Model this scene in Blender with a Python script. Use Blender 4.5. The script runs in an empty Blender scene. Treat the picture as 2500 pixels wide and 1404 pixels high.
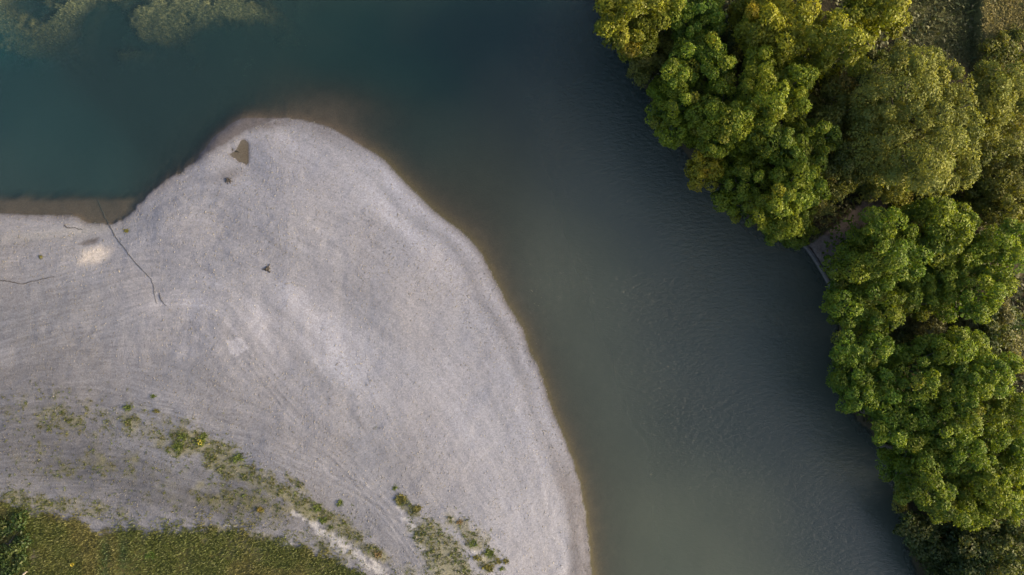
import bpy, math
import numpy as np

# ------------------------------------------------------------------ camera, sky, sun, exposure
sc = bpy.context.scene
H = 66.667                       # drone height: 24 mm lens over a 36 mm frame covers 100 m of river
PX = 25.0                        # photograph pixels per metre at the water level
cam_d = bpy.data.cameras.new('camera'); cam = bpy.data.objects.new('camera', cam_d)
sc.collection.objects.link(cam)
cam.location = (0, 0, H); cam.rotation_euler = (0, 0, 0)
cam_d.lens = 24; cam_d.sensor_width = 36; cam_d.clip_start = 0.5; cam_d.clip_end = 6000
sc.camera = cam

SUN_EL, SUN_AZ = math.radians(17), math.radians(-6)      # azimuth counted from +X towards +Y
sdir = (math.cos(SUN_EL)*math.cos(SUN_AZ), math.cos(SUN_EL)*math.sin(SUN_AZ), math.sin(SUN_EL))
w = bpy.data.worlds.new('World'); sc.world = w; w.use_nodes = True
nt = w.node_tree; nt.nodes.clear()
sky = nt.nodes.new('ShaderNodeTexSky'); sky.sky_type = 'NISHITA'; sky.sun_disc = False
sky.sun_elevation = SUN_EL; sky.sun_rotation = math.atan2(sdir[0], sdir[1])
sky.air_density = 1.0; sky.dust_density = 7.0; sky.ozone_density = 1.0; sky.altitude = 100
bg = nt.nodes.new('ShaderNodeBackground'); bg.inputs['Strength'].default_value = 0.135
wo = nt.nodes.new('ShaderNodeOutputWorld')
nt.links.new(sky.outputs[0], bg.inputs[0]); nt.links.new(bg.outputs[0], wo.inputs[0])
sl = bpy.data.lights.new('sun', 'SUN'); sl.energy = 3.5; sl.angle = math.radians(22); sl.color = (1.0, 0.80, 0.48)
so = bpy.data.objects.new('sun', sl); sc.collection.objects.link(so)
from mathutils import Vector
so.rotation_euler = Vector(sdir).to_track_quat('Z', 'Y').to_euler(); so.location = (80, -20, 60)
sc.view_settings.view_transform = 'Standard'; sc.view_settings.look = 'None'
sc.view_settings.exposure = 1.6; sc.view_settings.gamma = 1.0; sc.view_settings.use_curve_mapping = False
sc.cycles.max_bounces = 6; sc.cycles.transparent_max_bounces = 8; sc.cycles.use_denoising = True
sc.cycles.caustics_reflective = False; sc.cycles.caustics_refractive = False

rng = np.random.default_rng(7)
f32 = np.float32

# ------------------------------------------------------------------ small numeric helpers
def smooth(a, b, x):
    t = np.clip((x-a)/(b-a), 0, 1); return t*t*(3-2*t)
_tabs = {}
def vnoise(x, y, seed=0):
    if seed not in _tabs: _tabs[seed] = np.random.default_rng(1000+seed).random((256, 256)).astype(f32)
    T = _tabs[seed]
    xi = np.floor(x); yi = np.floor(y); fx = x-xi; fy = y-yi
    xi = xi.astype(np.int64) & 255; yi = yi.astype(np.int64) & 255
    fx = fx*fx*(3-2*fx); fy = fy*fy*(3-2*fy); x1 = (xi+1) & 255; y1 = (yi+1) & 255
    return (T[xi, yi]*(1-fx)+T[x1, yi]*fx)*(1-fy)+(T[xi, y1]*(1-fx)+T[x1, y1]*fx)*fy
def fbm(x, y, sc_, seed=0, octv=4):
    s = 0; a = 1; n = 0
    for o in range(octv):
        s = s+a*vnoise(x*sc_*2**o+17.3*o, y*sc_*2**o+5.1*o, seed+o); n += a; a *= .5
    return s/n
def catmull(pts, k=3, closed=False):
    P = np.array(pts, float); n = len(P); out = []
    for i in range(n if closed else n-1):
        p0, p1, p2, p3 = (P[(i-1) % n], P[i], P[(i+1) % n], P[(i+2) % n]) if closed else (P[max(i-1, 0)], P[i], P[i+1], P[min(i+2, n-1)])
        for j in range(k):
            t = j/k
            out.append(.5*((2*p1)+(-p0+p2)*t+(2*p0-5*p1+4*p2-p3)*t*t+(-p0+3*p1-3*p2+p3)*t**3))
    if not closed: out.append(P[-1])
    return np.array(out)
def seg_dist(px, py, poly, closed=False):
    d = np.full(px.shape, 1e12, f32); n = len(poly)
    for i in range(n if closed else n-1):
        ax, ay = poly[i]; bx, by = poly[(i+1) % n]; vx, vy = bx-ax, by-ay; L = vx*vx+vy*vy+1e-9
        t = np.clip(((px-ax)*vx+(py-ay)*vy)/L, 0, 1)
        d = np.minimum(d, (px-ax-t*vx)**2+(py-ay-t*vy)**2)
    return np.sqrt(d)
def inside(px, py, poly):
    r = np.zeros(px.shape, bool); n = len(poly)
    for i in range(n):
        ax, ay = poly[i]; bx, by = poly[(i+1) % n]
        if ay == by: continue
        c = (ay > py) != (by > py)
        r ^= c & (px < (bx-ax)*(py-ay)/(by-ay)+ax)
    return r
def signed(px, py, poly):
    d = seg_dist(px, py, poly, True)/PX
    return np.where(inside(px, py, poly), d, -d)
def P2W(px, py, z=0.0):           # place on the ground plan of something seen at (px, py) at height z
    k = (H-z)/H/PX
    return (np.asarray(px, float)-1250)*k, (702-np.asarray(py, float))*k
def blob(px, py, cx, cy, rx, ry, ang=0):
    a = math.radians(ang); dx = px-cx; dy = py-cy
    u = (dx*math.cos(a)+dy*math.sin(a))/rx; v = (-dx*math.sin(a)+dy*math.cos(a))/ry
    return np.exp(-(u*u+v*v))

# ------------------------------------------------------------------ the plan of the river (photograph pixels at water level)
BAR = [(0,522),(60,524),(110,526),(165,524),(190,530),(207,541),(230,546),(255,548),(272,546),(292,540),(310,527),(330,510),(350,487),
 (368,470),(400,447),(440,420),(480,393),(520,366),(560,344),(590,326),(620,309),(650,296),(682,289),(720,291),(760,298),(800,310),
 (830,325),(860,342),(890,361),(918,376),(945,397),(972,428),(1000,456),(1030,486),(1060,515),(1092,540),(1122,562),(1152,590),
 (1175,620),(1194,655),(1215,695),(1235,735),(1255,770),(1276,805),(1290,845),(1305,880),(1320,915),(1336,960),(1350,1000),(1366,1040),
 (1381,1080),(1396,1120),(1409,1160),(1421,1205),(1430,1250),(1437,1300),(1441,1350),(1445,1404)]
BARP = np.vstack([catmull(BAR, 3), np.array([(1460,1560),(1490,1900),(1520,3000),(1600,60000),(-60000,60000),(-60000,540),(-3000,540),(-400,528)])])
RB = [(1440,-90),(1462,0),(1505,95),(1575,210),(1625,310),(1690,400),(1760,470),(1830,535),(1905,585),(1965,600),(1990,628),
 (2012,662),(2030,700),(2052,770),(2050,830),(2045,900),(2062,980),(2110,1040),(2155,1090),(2190,1170),(2203,1230),(2207,1290),(2228,1360),(2250,1415)]
RBP = np.vstack([catmull(RB, 3), np.array([(2300,1600),(2360,1900),(2420,3000),(2600,60000),(60000,60000),(60000,-60000),(-60000,-60000),(-60000,-430),
 (-2000,-400),(0,-360),(800,-400),(1200,-340),(1380,-230)])])
GRASS = [(-400,1190),(0,1214),(60,1226),(130,1246),(200,1264),(262,1284),(310,1290),(400,1292),(470,1287),(540,1284),(600,1294),(680,1312),
 (740,1328),(800,1348),(860,1372),(915,1408),(1000,1480),(1100,1700),(1150,60000),(-60000,60000),(-60000,1150)]
PATH = [(1965,600),(2000,570),(2050,530),(2100,480),(2135,470),(2150,505),(2110,545),(2060,585),(2040,625),(2050,700),(2030,702)]
PUDDLE = [(573,372),(586,352),(590,342),(597,341),(603,346),(608,352),(608,372),(609,385),(606,400),(603,403),(594,397),(584,396),(578,388),
 (570,384),(562,378),(569,374),(572,368),(566,362)]
WEEDBED = [(110,55,140,70,-8),(60,112,75,38,10),(190,25,95,40,0),(375,45,110,62,0),(322,132,48,26,0),(555,18,150,44,-10),(455,66,80,26,-10),(20,30,80,60,0),(450,2,110,34,0),(250,-30,300,40,0)]

def weed_mask(px, py):
    m = 0
    for b in WEEDBED: m = np.maximum(m, 1.25*blob(px, py, *b))
    x = px/PX; y = py/PX
    gap = np.maximum(blob(px, py, 238, 70, 30, 95, 8)*.9, blob(px, py, 100, 24, 90, 14, 14)*.6)
    v = m-.9*gap+(fbm(x, y, .55, 40, 6)-.5)*1.7
    v = v*smooth(240, 120, py)*smooth(860, 640, px)
    return smooth(.12, .9, v)

RUTS = []     # tyre tracks traced across the bar: (polyline, half width px, strength)
for off in (0, 9, 16, 27, 34):
    RUTS.append((catmull([(150,945+off*.6),(260,958+off*.8),(360,968+off),(440,985+off),(520,1010+off*1.1),(600,1038+off*1.2),(700,1080+off*1.2),(800,1125+off),(900,1185+off*.8),(980,1250+off*.5)], 4), 2.6, .8))
for off in (0, 12, 20):
    RUTS.append((catmull([(400,972+off),(470,985+off),(540,995+off*.7),(620,998+off*.5),(700,1000+off)], 4), 2.2, .7))
for off in (0, 10, 24, 33, 48):
    RUTS.append((catmull([(540,760+off),(600,820+off),(660,890+off*1.1),(720,960+off*1.2),(790,1030+off*1.2),(860,1110+off),(930,1200+off),(1000,1300+off),(1050,1404+off)], 4), 2.6, .65))
for off in (0, 14, 40, 52, 78, 90):
    RUTS.append((catmull([(-60,905-off*2.0),(60,875-off*2),(180,835-off*1.9),(290,790-off*1.7),(380,752-off*1.3)], 4), 2.2, .45))
for off in (0, 17):
    RUTS.append((catmull([(292+off*.9,1404),(288+off,1340),(290+off,1290),(300+off,1240),(312+off,1200)], 4), 4, .3))
for off in (0, 13):
    RUTS.append((catmull([(880+off,900),(930+off,1000),(985+off,1100),(1060+off,1200),(1150+off,1330)], 4), 2.4, .4))

# ------------------------------------------------------------------ terrain grid
def axis(lo, hi, step, far):
    core = np.arange(lo, hi+step/2, step); out = []; s = step; x = core[-1]
    while x < far: s *= 1.35; x += s; out.append(x)
    neg = []; s = step; x = core[0]
    while x > -far: s *= 1.35; x -= s; neg.append(x)
    return np.concatenate([neg[::-1], core, out])
STEP = 0.135
ax = axis(-52.5, 52.5, STEP, 2500); ay = axis(-30.5, 30.5, STEP, 2500)
GX, GY = np.meshgrid(ax, ay, indexing='ij'); GX = GX.astype(f32); GY = GY.astype(f32)
gpx = GX*PX+1250; gpy = 702-GY*PX

def plan(px, py):
    x = px/PX; y = py/PX
    wob = ((fbm(x, y, .35, 3, 3)-.5)*9+(fbm(x, y, 2.0, 6, 3)-.5)*9)
    sb = signed(px+wob, py+wob*.7, BARP)
    sr = signed(px+wob*1.5, py-wob, RBP)
    return sb, sr
def height(px, py, sb, sr):
    x = px/PX; y = py/PX
    land = np.maximum(sb, sr)
    hb = np.where(sb > 0, 1.25*(1-np.exp(-np.maximum(sb, 0)*.09)), 0)
    hb = hb+np.where(sb > .3, (fbm(x, y, .18, 10, 4)-.5)*.30+(fbm(x, y, 1.4, 14, 3)-.5)*.05, 0)*smooth(0.3, 3, sb)
    hr = np.where(sr > 0, np.minimum(.32+.55*sr, 1.3+.02*np.minimum(sr, 40))+(fbm(x, y, .5, 20, 3)-.5)*.25*smooth(0, 2, sr), 0)
    db = np.maximum(-sb, 0); dr = np.maximum(-sr, 0)
    # slip-off slope off the bar, steep cut bank opposite
    point = blob(px, py, 830, 255, 190, 60, 8)
    rate = .16+.22*smooth(850, 250, px)-.09*point-.05*blob(px, py, 1190, 560, 180, 260, 40)
    d1 = 2.2*(1-np.exp(-db*rate)); d2 = 2.4*(1-np.exp(-(dr+.25)*.9))
    dep = np.minimum(d1, d2)
    shelf = smooth(360, 290, px)*smooth(455, 492, py+(fbm(x, y, .5, 31, 3)-.5)*18)*(py < 600)   # gravel shelf under the left bay
    dep = dep*(1-shelf)+shelf*np.minimum(dep, .14+.07*db)
    wm = weed_mask(px, py)
    dep = dep*(1-wm)+wm*(.33+.25*(fbm(x, y, .9, 33, 3)-.3)+.004*np.maximum(py, 0))
    dep = dep+(fbm(x, y, .6, 35, 3)-.5)*.10*smooth(.2, .8, dep)
    h = np.where(land > 0, np.maximum(hb, hr), -np.maximum(dep, .012))
    return h, dep, wm
SB, SR = plan(gpx, gpy)
GZ, DEP, WM = height(gpx, gpy, SB, SR)
GZ = GZ+np.where(SR > 3, .7*smooth(2343, 2356, gpx+(fbm(gpx/PX, gpy/PX, .7, 115, 2)-.5)*8)*smooth(260, 150, gpy), 0)
core = (np.abs(GX) < 52.6) & (np.abs(GY) < 30.6)
# tyre ruts as shallow relief
RUT = np.zeros_like(GZ)
bi = np.where((ax > -52.4) & (ax < 0))[0]; bj = np.where((ay > -29) & (ay < 2))[0]
sub = np.ix_(bi, bj); spx = gpx[sub]; spy = gpy[sub]; acc = np.zeros_like(spx)
brk = smooth(.36, .6, fbm(spx/PX, spy/PX, .35, 50, 3))
for poly, hw, st in RUTS:
    lo = poly.min(0)-15; hi = poly.max(0)+15
    m = (spx > lo[0]) & (spx < hi[0]) & (spy > lo[1]) & (spy < hi[1])
    if m.any():
        d = seg_dist(spx[m], spy[m], poly)
        g = np.exp(-(d/hw)**2)-.55*np.exp(-((d-2.2*hw)/hw)**2)
        acc[m] += st*g*(brk[m] if hw < 3.5 else .8)
RUT[sub] = np.clip(acc, -.8, 1.2)
GZ = np.where(GZ > .25, GZ-.02*RUT, GZ)
# hollow that holds the puddle
pud_z = None
PUDP = catmull(PUDDLE, 2, True)
dp = seg_dist(gpx[core].ravel(), gpy[core].ravel(), PUDP, True); pin = inside(gpx[core].ravel(), gpy[core].ravel(), PUDP)
sp = np.where(pin, dp, -dp)/PX
PS = np.full(GZ.shape, -99.0, f32); PS[core] = sp
pud_z = .12
zz = np.where(PS > 0, pud_z-.03-.06*np.minimum(PS, 1), pud_z+.012+.08*np.clip(-PS, 0, 2.6))
near = smooth(-4.5, -.4, PS)
GZ = np.where(PS > -4.5, GZ*(1-near)+zz*near, GZ)
def hz(x, y):
    x = np.asarray(x, float); y = np.asarray(y, float)
    i = np.clip(np.searchsorted(ax, x)-1, 0, len(ax)-2); j = np.clip(np.searchsorted(ay, y)-1, 0, len(ay)-2)
    fx = np.clip((x-ax[i])/(ax[i+1]-ax[i]), 0, 1); fy = np.clip((y-ay[j])/(ay[j+1]-ay[j]), 0, 1)
    return (GZ[i, j]*(1-fx)+GZ[i+1, j]*fx)*(1-fy)+(GZ[i, j+1]*(1-fx)+GZ[i+1, j+1]*fx)*fy
def samp(A, x, y):
    i = np.clip(np.searchsorted(ax, x)-1, 0, len(ax)-1); j = np.clip(np.searchsorted(ay, y)-1, 0, len(ay)-1)
    return A[i, j]

# ------------------------------------------------------------------ surface colour of the ground (its own albedo)
X = gpx/PX; Y = gpy/PX
# the flood current left streaks along its flow: smear noise along a direction field over the bar
ci = np.where((ax >= -52.6) & (ax <= 12))[0]; cj = np.where((ay >= -30.6) & (ay <= 18))[0]
cs = np.ix_(ci, cj)
qx = gpx[cs]; qy = gpy[cs]
DIRS = [(600,380,35),(900,420,42),(560,520,18),(800,560,25),(1050,600,45),(700,680,30),(950,750,42),(1150,800,58),(600,850,52),(750,900,55),
 (950,1000,55),(1200,1050,66),(1350,1200,76),(1100,1250,58),(800,1150,42),(600,1080,22),(350,980,8),(100,950,-4),(100,800,-16),(300,740,-22),(450,640,8),
 (150,640,-14),(300,560,-20),(420,480,-33),(200,1100,4),(500,1200,10),(700,1270,24),(900,1350,38),(50,560,2)]
sw = 0; cxv = 0; syv = 0
for (dx_, dy_, a_) in DIRS:
    wgt = 1/((qx-dx_)**2+(qy-dy_)**2+900)**1.4
    cxv = cxv+wgt*math.cos(2*math.radians(a_)); syv = syv+wgt*math.sin(2*math.radians(a_)); sw = sw+wgt
ang = .5*np.arctan2(syv, cxv)+(fbm(qx/PX, qy/PX, .12, 60, 2)-.5)*.5
ux = np.cos(ang); uy = -np.sin(ang)
ni, nj = qx.shape
def lic(src, L):
    out = src.copy(); cnt = 1
    II, JJ = np.meshgrid(np.arange(ni), np.arange(nj), indexing='ij')
    for sgn in (1, -1):
        pi = II.astype(f32); pj = JJ.astype(f32)
        for k in range(L):
            a = np.clip(np.rint(pi).astype(np.int32), 0, ni-1); b = np.clip(np.rint(pj).astype(np.int32), 0, nj-1)
            pi = pi+sgn*ux[a, b]; pj = pj+sgn*uy[a, b]
            a = np.clip(np.rint(pi).astype(np.int32), 0, ni-1); b = np.clip(np.rint(pj).astype(np.int32), 0, nj-1)
            out = out+src[a, b]*(1-k/L); cnt += (1-k/L)
    return out/cnt
def norm(a): return (a-a.mean())/a.std()
r2 = np.random.default_rng(5)
fine = norm(lic(r2.random((ni, nj)).astype(f32), 9))
midn = norm(lic(vnoise(qx/PX*2.2, qy/PX*2.2, 71), 34))
wide = norm(lic(vnoise(qx/PX*.8, qy/PX*.8, 73), 60))
ST = np.zeros(GZ.shape, f32); FI = np.zeros(GZ.shape, f32)
amp = .55+.9*smooth(.35, .65, fbm(qx/PX, qy/PX, .10, 75, 3))
scuff = blob(qx, qy, 700, 830, 210, 150, 50)+.8*blob(qx, qy, 850, 1020, 150, 120, 50)+.5*blob(qx, qy, 930, 560, 200, 110, 35)
ST[cs] = (midn*.36+wide*.30)*amp*(.75+1.5*scuff); FI[cs] = fine

tone = np.zeros(GZ.shape, f32)
for b in [(770,790,150,60,48,.15),(860,880,120,60,52,.12),(720,720,40,18,48,.10),(640,760,18,40,-38,.12),(980,500,170,70,40,.10),(1080,640,150,60,50,.08),(640,800,26,60,-40,.08),(690,850,22,70,-38,.08),
          (700,340,90,30,20,.08),(480,740,35,45,0,.13),(390,750,30,25,0,.10),(455,860,30,25,0,.13),(340,860,60,35,0,.06),(15,860,45,22,0,.12),
          (1100,1000,180,110,60,.06),(1250,1300,120,60,70,.05),(800,1135,22,10,40,.14),(560,620,200,40,20,-.05),(700,620,160,50,30,-.08),
          (860,690,180,40,42,-.07),(150,1080,300,90,5,-.12),(450,1190,260,60,8,-.20),(620,1220,150,40,8,-.16),(100,730,220,60,-10,-.07),(250,870,300,120,0,-.06),
          (60,590,220,26,-3,-.10),(880,1330,120,40,38,-.05),(560,960,170,60,20,-.06),(1000,1120,90,120,-30,-.05),(800,440,260,60,24,.03)]:
    tone += (1.6 if b[5] > 0 else 1.15)*b[5]*blob(gpx, gpy, *b[:5])*(.55+.9*fbm(X, Y, .7, 160, 4))
sq = [(563,830),(601,820),(617,846),(590,868),(572,862)]
core_m = core
def polymask(poly, soft):
    m = np.zeros(GZ.shape, f32); P = np.array(poly, float)
    lo = P.min(0)-soft*PX-40; hi = P.max(0)+soft*PX+40
    k = (gpx > lo[0]) & (gpx < hi[0]) & (gpy > lo[1]) & (gpy < hi[1])
    x = gpx[k]; y = gpy[k]; wb = (fbm(x/PX, y/PX, .9, 80, 4)-.5)*soft*PX*1.2
    d = seg_dist(x+wb, y-wb, P, True)/PX; s = np.where(inside(x+wb, y-wb, P), d, -d)
    m[k] = smooth(-soft*.5, soft*.5, s); return m
tone += .34*polymask(sq, .30)
pale = polymask([(190,655),(200,625),(225,605),(250,600),(275,612),(262,632),(240,640),(215,652)], 1.0)
strips = [((728,1240,.8),(760,1258,.8),(790,1285,1.3),(830,1315,1.5),(880,1350,1.5),(930,1385,1.5),(960,1410,1.2)),((978,1232,.5),(1000,1262,.9),(1015,1290,.8)),((1035,1330,.5),(1060,1375,.6),(1075,1410,.8)),((1150,1325,.7),(1185,1365,.8),(1200,1400,.6)),((560,1270,.4),(610,1282,.6),(670,1302,.5),(720,1320,.4))]
white = np.zeros(GZ.shape, f32)
for s in strips:
    for k in range(len(s)-1):
        for t in np.linspace(0, 1, 5):
            a, b = s[k], s[k+1]
            cx = a[0]*(1-t)+b[0]*t; cy = a[1]*(1-t)+b[1]*t; rr = (a[2]*(1-t)+b[2]*t)*14
            white = np.maximum(white, blob(gpx, gpy, cx, cy, rr, rr*.8))
white = smooth(.40, .85, white*.9+(fbm(X, Y, 2.6, 84, 5)-.5)*2.2)*smooth(.12, .45, white)

# weeds creeping over the gravel
WEEDS = [(520,1085,85,22,24,1.0),(560,1120,70,28,25,1.0),(450,1080,50,30,15,.7),(640,1160,70,24,25,.75),(700,1190,60,20,30,.7),(780,1245,60,18,22,.85),(840,1280,70,22,28,.6),
 (930,1345,45,14,30,.8),(1050,1300,45,30,48,1.0),(1085,1340,55,32,55,1.1),(1110,1390,60,30,40,1.1),(1140,1290,60,16,40,.7),(1190,1365,36,26,40,.6),(985,1218,20,10,55,1.1),
 (1010,1240,24,8,40,.8),(730,1170,40,7,38,.6),(340,1030,180,34,6,.38),(150,1010,170,50,5,.34),(250,1130,300,60,4,.26),(600,1220,230,45,10,.36),(560,1290,60,14,5,.55),(650,1305,60,14,15,.6),
 (800,1330,90,26,25,.4),(1000,1400,60,26,20,.4),(160,1225,200,18,8,.5),(1160,1310,30,50,-30,.5)]
WD = np.zeros(GZ.shape, f32)
for b in WEEDS: WD = np.maximum(WD, b[5]*blob(gpx, gpy, b[0], b[1], b[2]*1.05, b[3]*1.25, b[4]))
WDN = smooth(.16, .66, WD*1.1+(fbm(X, Y, 1.3, 90, 4)-.5)*.75)
SG = np.full(GZ.shape, -99., f32)
k = (gpy > 1120) & (gpx < 1300)
wb = (fbm(X[k], Y[k], .8, 92, 4)-.5)*34
SG[k] = signed(gpx[k], gpy[k]+wb, np.array(GRASS, float))
GR = smooth(-.25, .5, SG+(fbm(X, Y, 1.6, 94, 3)-.5)*1.2)

def mix(a, b, m): return a*(1-m[..., None])+b*m[..., None]
C = lambda r, g, b: np.array((r, g, b), f32)
gv = .172*(1+tone+.075*ST+.05*FI+(fbm(X, Y, .06, 96, 3)-.5)*.16-.30*smooth(640, 1180, gpy-.42*(gpx-400))*smooth(1350, 800, gpx)-.12*smooth(560, 60, gpx)-.20*np.clip(RUT, -.6, 1.2))
COL = gv[..., None]*C(.955, .985, 1.21)
hue = fbm(X, Y, .22, 98, 3)-.5
COL = COL*(1+hue[..., None]*C(.05, 0, -.06))
COL = mix(COL, C(.56, .50, .45), pale*.33)
COL = mix(COL, C(.38, .38, .41), white*.42)
# pale crest and darker swale that follow the outer shore
out_side = smooth(860, 960, gpx)*smooth(280, 360, gpy)*(SB > 0)
wv = (fbm(X, Y, .3, 100, 2)-.5)*1.0
COL = COL*(1+(.16*np.exp(-((SB+wv*.5-.8)/.45)**2)-.20*np.exp(-((SB+wv-1.9)/.42)**2)*smooth(1180, 900, gpy)+.09*np.exp(-((SB+wv-3.0)/.6)**2))[..., None]*out_side[..., None])
# damp margins
wet = np.exp(-np.maximum(SB, 0)/.38)*.9
lowr = smooth(1000, 1230, gpy)*smooth(1250, 1330, gpx)
wet = np.maximum(wet, lowr*smooth(2.7, 1.5, SB+wv*1.0)*.62)
tip = blob(gpx, gpy, 800, 320, 120, 30, 24)*.55+blob(gpx, gpy, 660, 305, 60, 14, -12)*.8
wet = np.maximum(wet, np.clip(tip, 0, .8)*(SB > 0))
wet = np.maximum(wet, smooth(-.35, .05, PS)*.6)
wet = np.maximum(wet, .5*blob(gpx, gpy, 565, 425, 40, 18, -20)+.0)
wet = np.maximum(wet, .85*polymask([(196,598),(222,582),(246,579),(240,592),(214,600)], .5))
wet = np.clip(wet*(.8+.5*fbm(X, Y, 1.5, 102, 3)), 0, .95)
COL = mix(COL, COL*C(.42, .37, .33), wet)
COL = mix(COL, C(.15, .15, .155)*1.5, .35*blob(gpx, gpy, 140, 570, 170, 14, -6)*(SB > 0))
grs = fbm(X, Y, .5, 104, 4)
gcol = C(.062, .058, .020)[None, None]*(.6+.8*grs[..., None])+C(.025, .018, .006)*smooth(.45, .7, fbm(X, Y, .25, 106, 3))[..., None]
trk = np.exp(-((gpx-262)/11)**2)+np.exp(-((gpx-302)/11)**2)
COL = mix(COL, C(.105, .100, .045)[None, None]*(.8+.6*grs[..., None]), WDN*.62)
COL = mix(COL, gcol, GR)
COL = mix(COL, C(.20, .165, .13), .7*GR*blob(gpx, gpy, 100, 1335, 16, 44, 12)+.5*GR*blob(gpx, gpy, 105, 1300, 12, 22))
COL = mix(COL, C(.26, .23, .17), GR*.6*smooth(.5, .62, fbm(X, Y, .8, 107, 3))*np.exp(-np.abs(SG)/1.3)*smooth(430, 520, gpx))
# river bed
bedc = C(.068, .048, .036)[None, None]*(.75+.5*fbm(X, Y, 1.2, 108, 4)[..., None])
bedc = mix(bedc, C(.055, .044, .017)[None, None]*np.ones_like(bedc), np.exp(-np.maximum(-SB, 0)/.7)*smooth(860, 950, gpx)*.85)
bedc = mix(bedc, C(.30, .30, .16)[None, None]*(.45+1.0*fbm(X, Y, .9, 110, 5)[..., None]), WM)
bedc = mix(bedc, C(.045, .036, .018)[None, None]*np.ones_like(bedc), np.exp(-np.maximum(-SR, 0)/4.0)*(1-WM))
under = smooth(.01, -.02, GZ)
COL = mix(COL, bedc, under)
# the wooded bank: leaf litter, the dirt landing, the meadow behind
onr = (SR > 0).astype(f32)
lit = C(.032, .026, .014)[None, None]*(.5+1.0*fbm(X, Y, 1.0, 112, 4)[..., None])
field = C(.058, .058, .020)[None, None]*(.5+1.0*fbm(X, Y, .8, 114, 4)[..., None])
fm = smooth(2150, 2230, gpx)*smooth(150, 90, gpy-(gpx-2200)*.35)
strip = smooth(2345, 2362, gpx+(fbm(X, Y, .7, 115, 2)-.5)*8)
tan = C(.13, .122, .045)[None, None]*(.55+.9*fbm(X*2.2, Y*.5, 1.0, 116, 4)[..., None])
rb = mix(lit, mix(field, tan, strip*.55), fm)
dirt = C(.115, .092, .082)[None, None]*(.7+.6*fbm(X, Y, 1.4, 118, 4)[..., None])
rb = mix(rb, dirt, polymask(PATH, .5))
COL = mix(COL, rb, onr)
far_m = 1-smooth(60, 75, np.maximum(np.abs(GX), np.abs(GY)*1.6))
meadow = C(.07, .075, .025)[None, None]*(.7+.6*fbm(X, Y, .05, 119, 3)[..., None])
COL = np.where(((GZ > .1) & (far_m < .99))[..., None], mix(meadow, COL, far_m), COL)
COL = np.clip(COL, .004, .8)

# ------------------------------------------------------------------ scene helpers
def add(name, me, mat=None, parent=None, label=None, cat=None, group=None, kind=None, loc=None):
    o = bpy.data.objects.new(name, me); sc.collection.objects.link(o)
    if mat is not None and me is not None: me.materials.append(mat)
    if parent is not None: o.parent = parent
    if loc is not None: o.location = loc
    if label: o['label'] = label
    if cat: o['category'] = cat
    if group: o['group'] = group
    if kind: o['kind'] = kind
    return o
def mesh_np(name, V, F, attrs=None, smooth_sh=False):
    V = np.ascontiguousarray(V, f32); F = np.ascontiguousarray(F, np.int32); k = F.shape[1]
    me = bpy.data.meshes.new(name)
    me.vertices.add(len(V)); me.vertices.foreach_set('co', V.ravel())
    me.loops.add(F.size); me.loops.foreach_set('vertex_index', F.ravel())
    me.polygons.add(len(F)); me.polygons.foreach_set('loop_start', np.arange(0, F.size, k, dtype=np.int32))
    if smooth_sh: me.polygons.foreach_set('use_smooth', np.ones(len(F), bool))
    for n, a in (attrs or {}).items():
        if a.ndim == 2:
            at = me.attributes.new(n, 'FLOAT_COLOR', 'POINT')
            at.data.foreach_set('color', np.ascontiguousarray(np.hstack([a, np.ones((len(a), 1))]), f32).ravel())
        else:
            at = me.attributes.new(n, 'FLOAT', 'POINT'); at.data.foreach_set('value', np.ascontiguousarray(a, f32))
    me.update(); me.validate(); return me
def grid_faces(ni, nj):
    i, j = np.meshgrid(np.arange(ni-1), np.arange(nj-1), indexing='ij'); a = (i*nj+j).ravel()
    return np.stack([a, a+nj, a+nj+1, a+1], 1)
class N:
    def __init__(s, name):
        s.m = bpy.data.materials.new(name); s.m.use_nodes = True; s.t = s.m.node_tree; s.t.nodes.clear()
        s.out = s.t.nodes.new('ShaderNodeOutputMaterial')
    def n(s, typ, **kw):
        nd = s.t.nodes.new(typ)
        for k, v in kw.items():
            if k.startswith('_'): setattr(nd, k[1:], v)
            else:
                key = int(k[1:]) if k[0] == 'i' and k[1:].isdigit() else k.replace('__', ' ')
                if isinstance(v, bpy.types.NodeSocket): s.t.links.new(v, nd.inputs[key])
                else: nd.inputs[key].default_value = v
        return nd
    def math(s, op, a, b=0.0, clamp=False): return s.n('ShaderNodeMath', _operation=op, _use_clamp=clamp, i0=a, i1=b).outputs[0]
    def mixc(s, a, b, f, blend='MIX'): return s.n('ShaderNodeMixRGB', _blend_type=blend, Fac=f, Color1=a, Color2=b).outputs[0]
    def attr(s, name, o='Color'): return s.n('ShaderNodeAttribute', _attribute_name=name).outputs[o]
    def noise(s, scale, detail=3, rough=.55, vec=None):
        kw = dict(Scale=scale, Detail=detail, Roughness=rough)
        if vec is not None: kw['Vector'] = vec
        return s.n('ShaderNodeTexNoise', **kw).outputs['Fac']
    def ramp(s, f, a, b): return s.n('ShaderNodeMapRange', Value=f, From__Min=a, From__Max=b).outputs[0]
    def done(s, sh): s.t.links.new(sh, s.out.inputs['Surface']); return s.m

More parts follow.
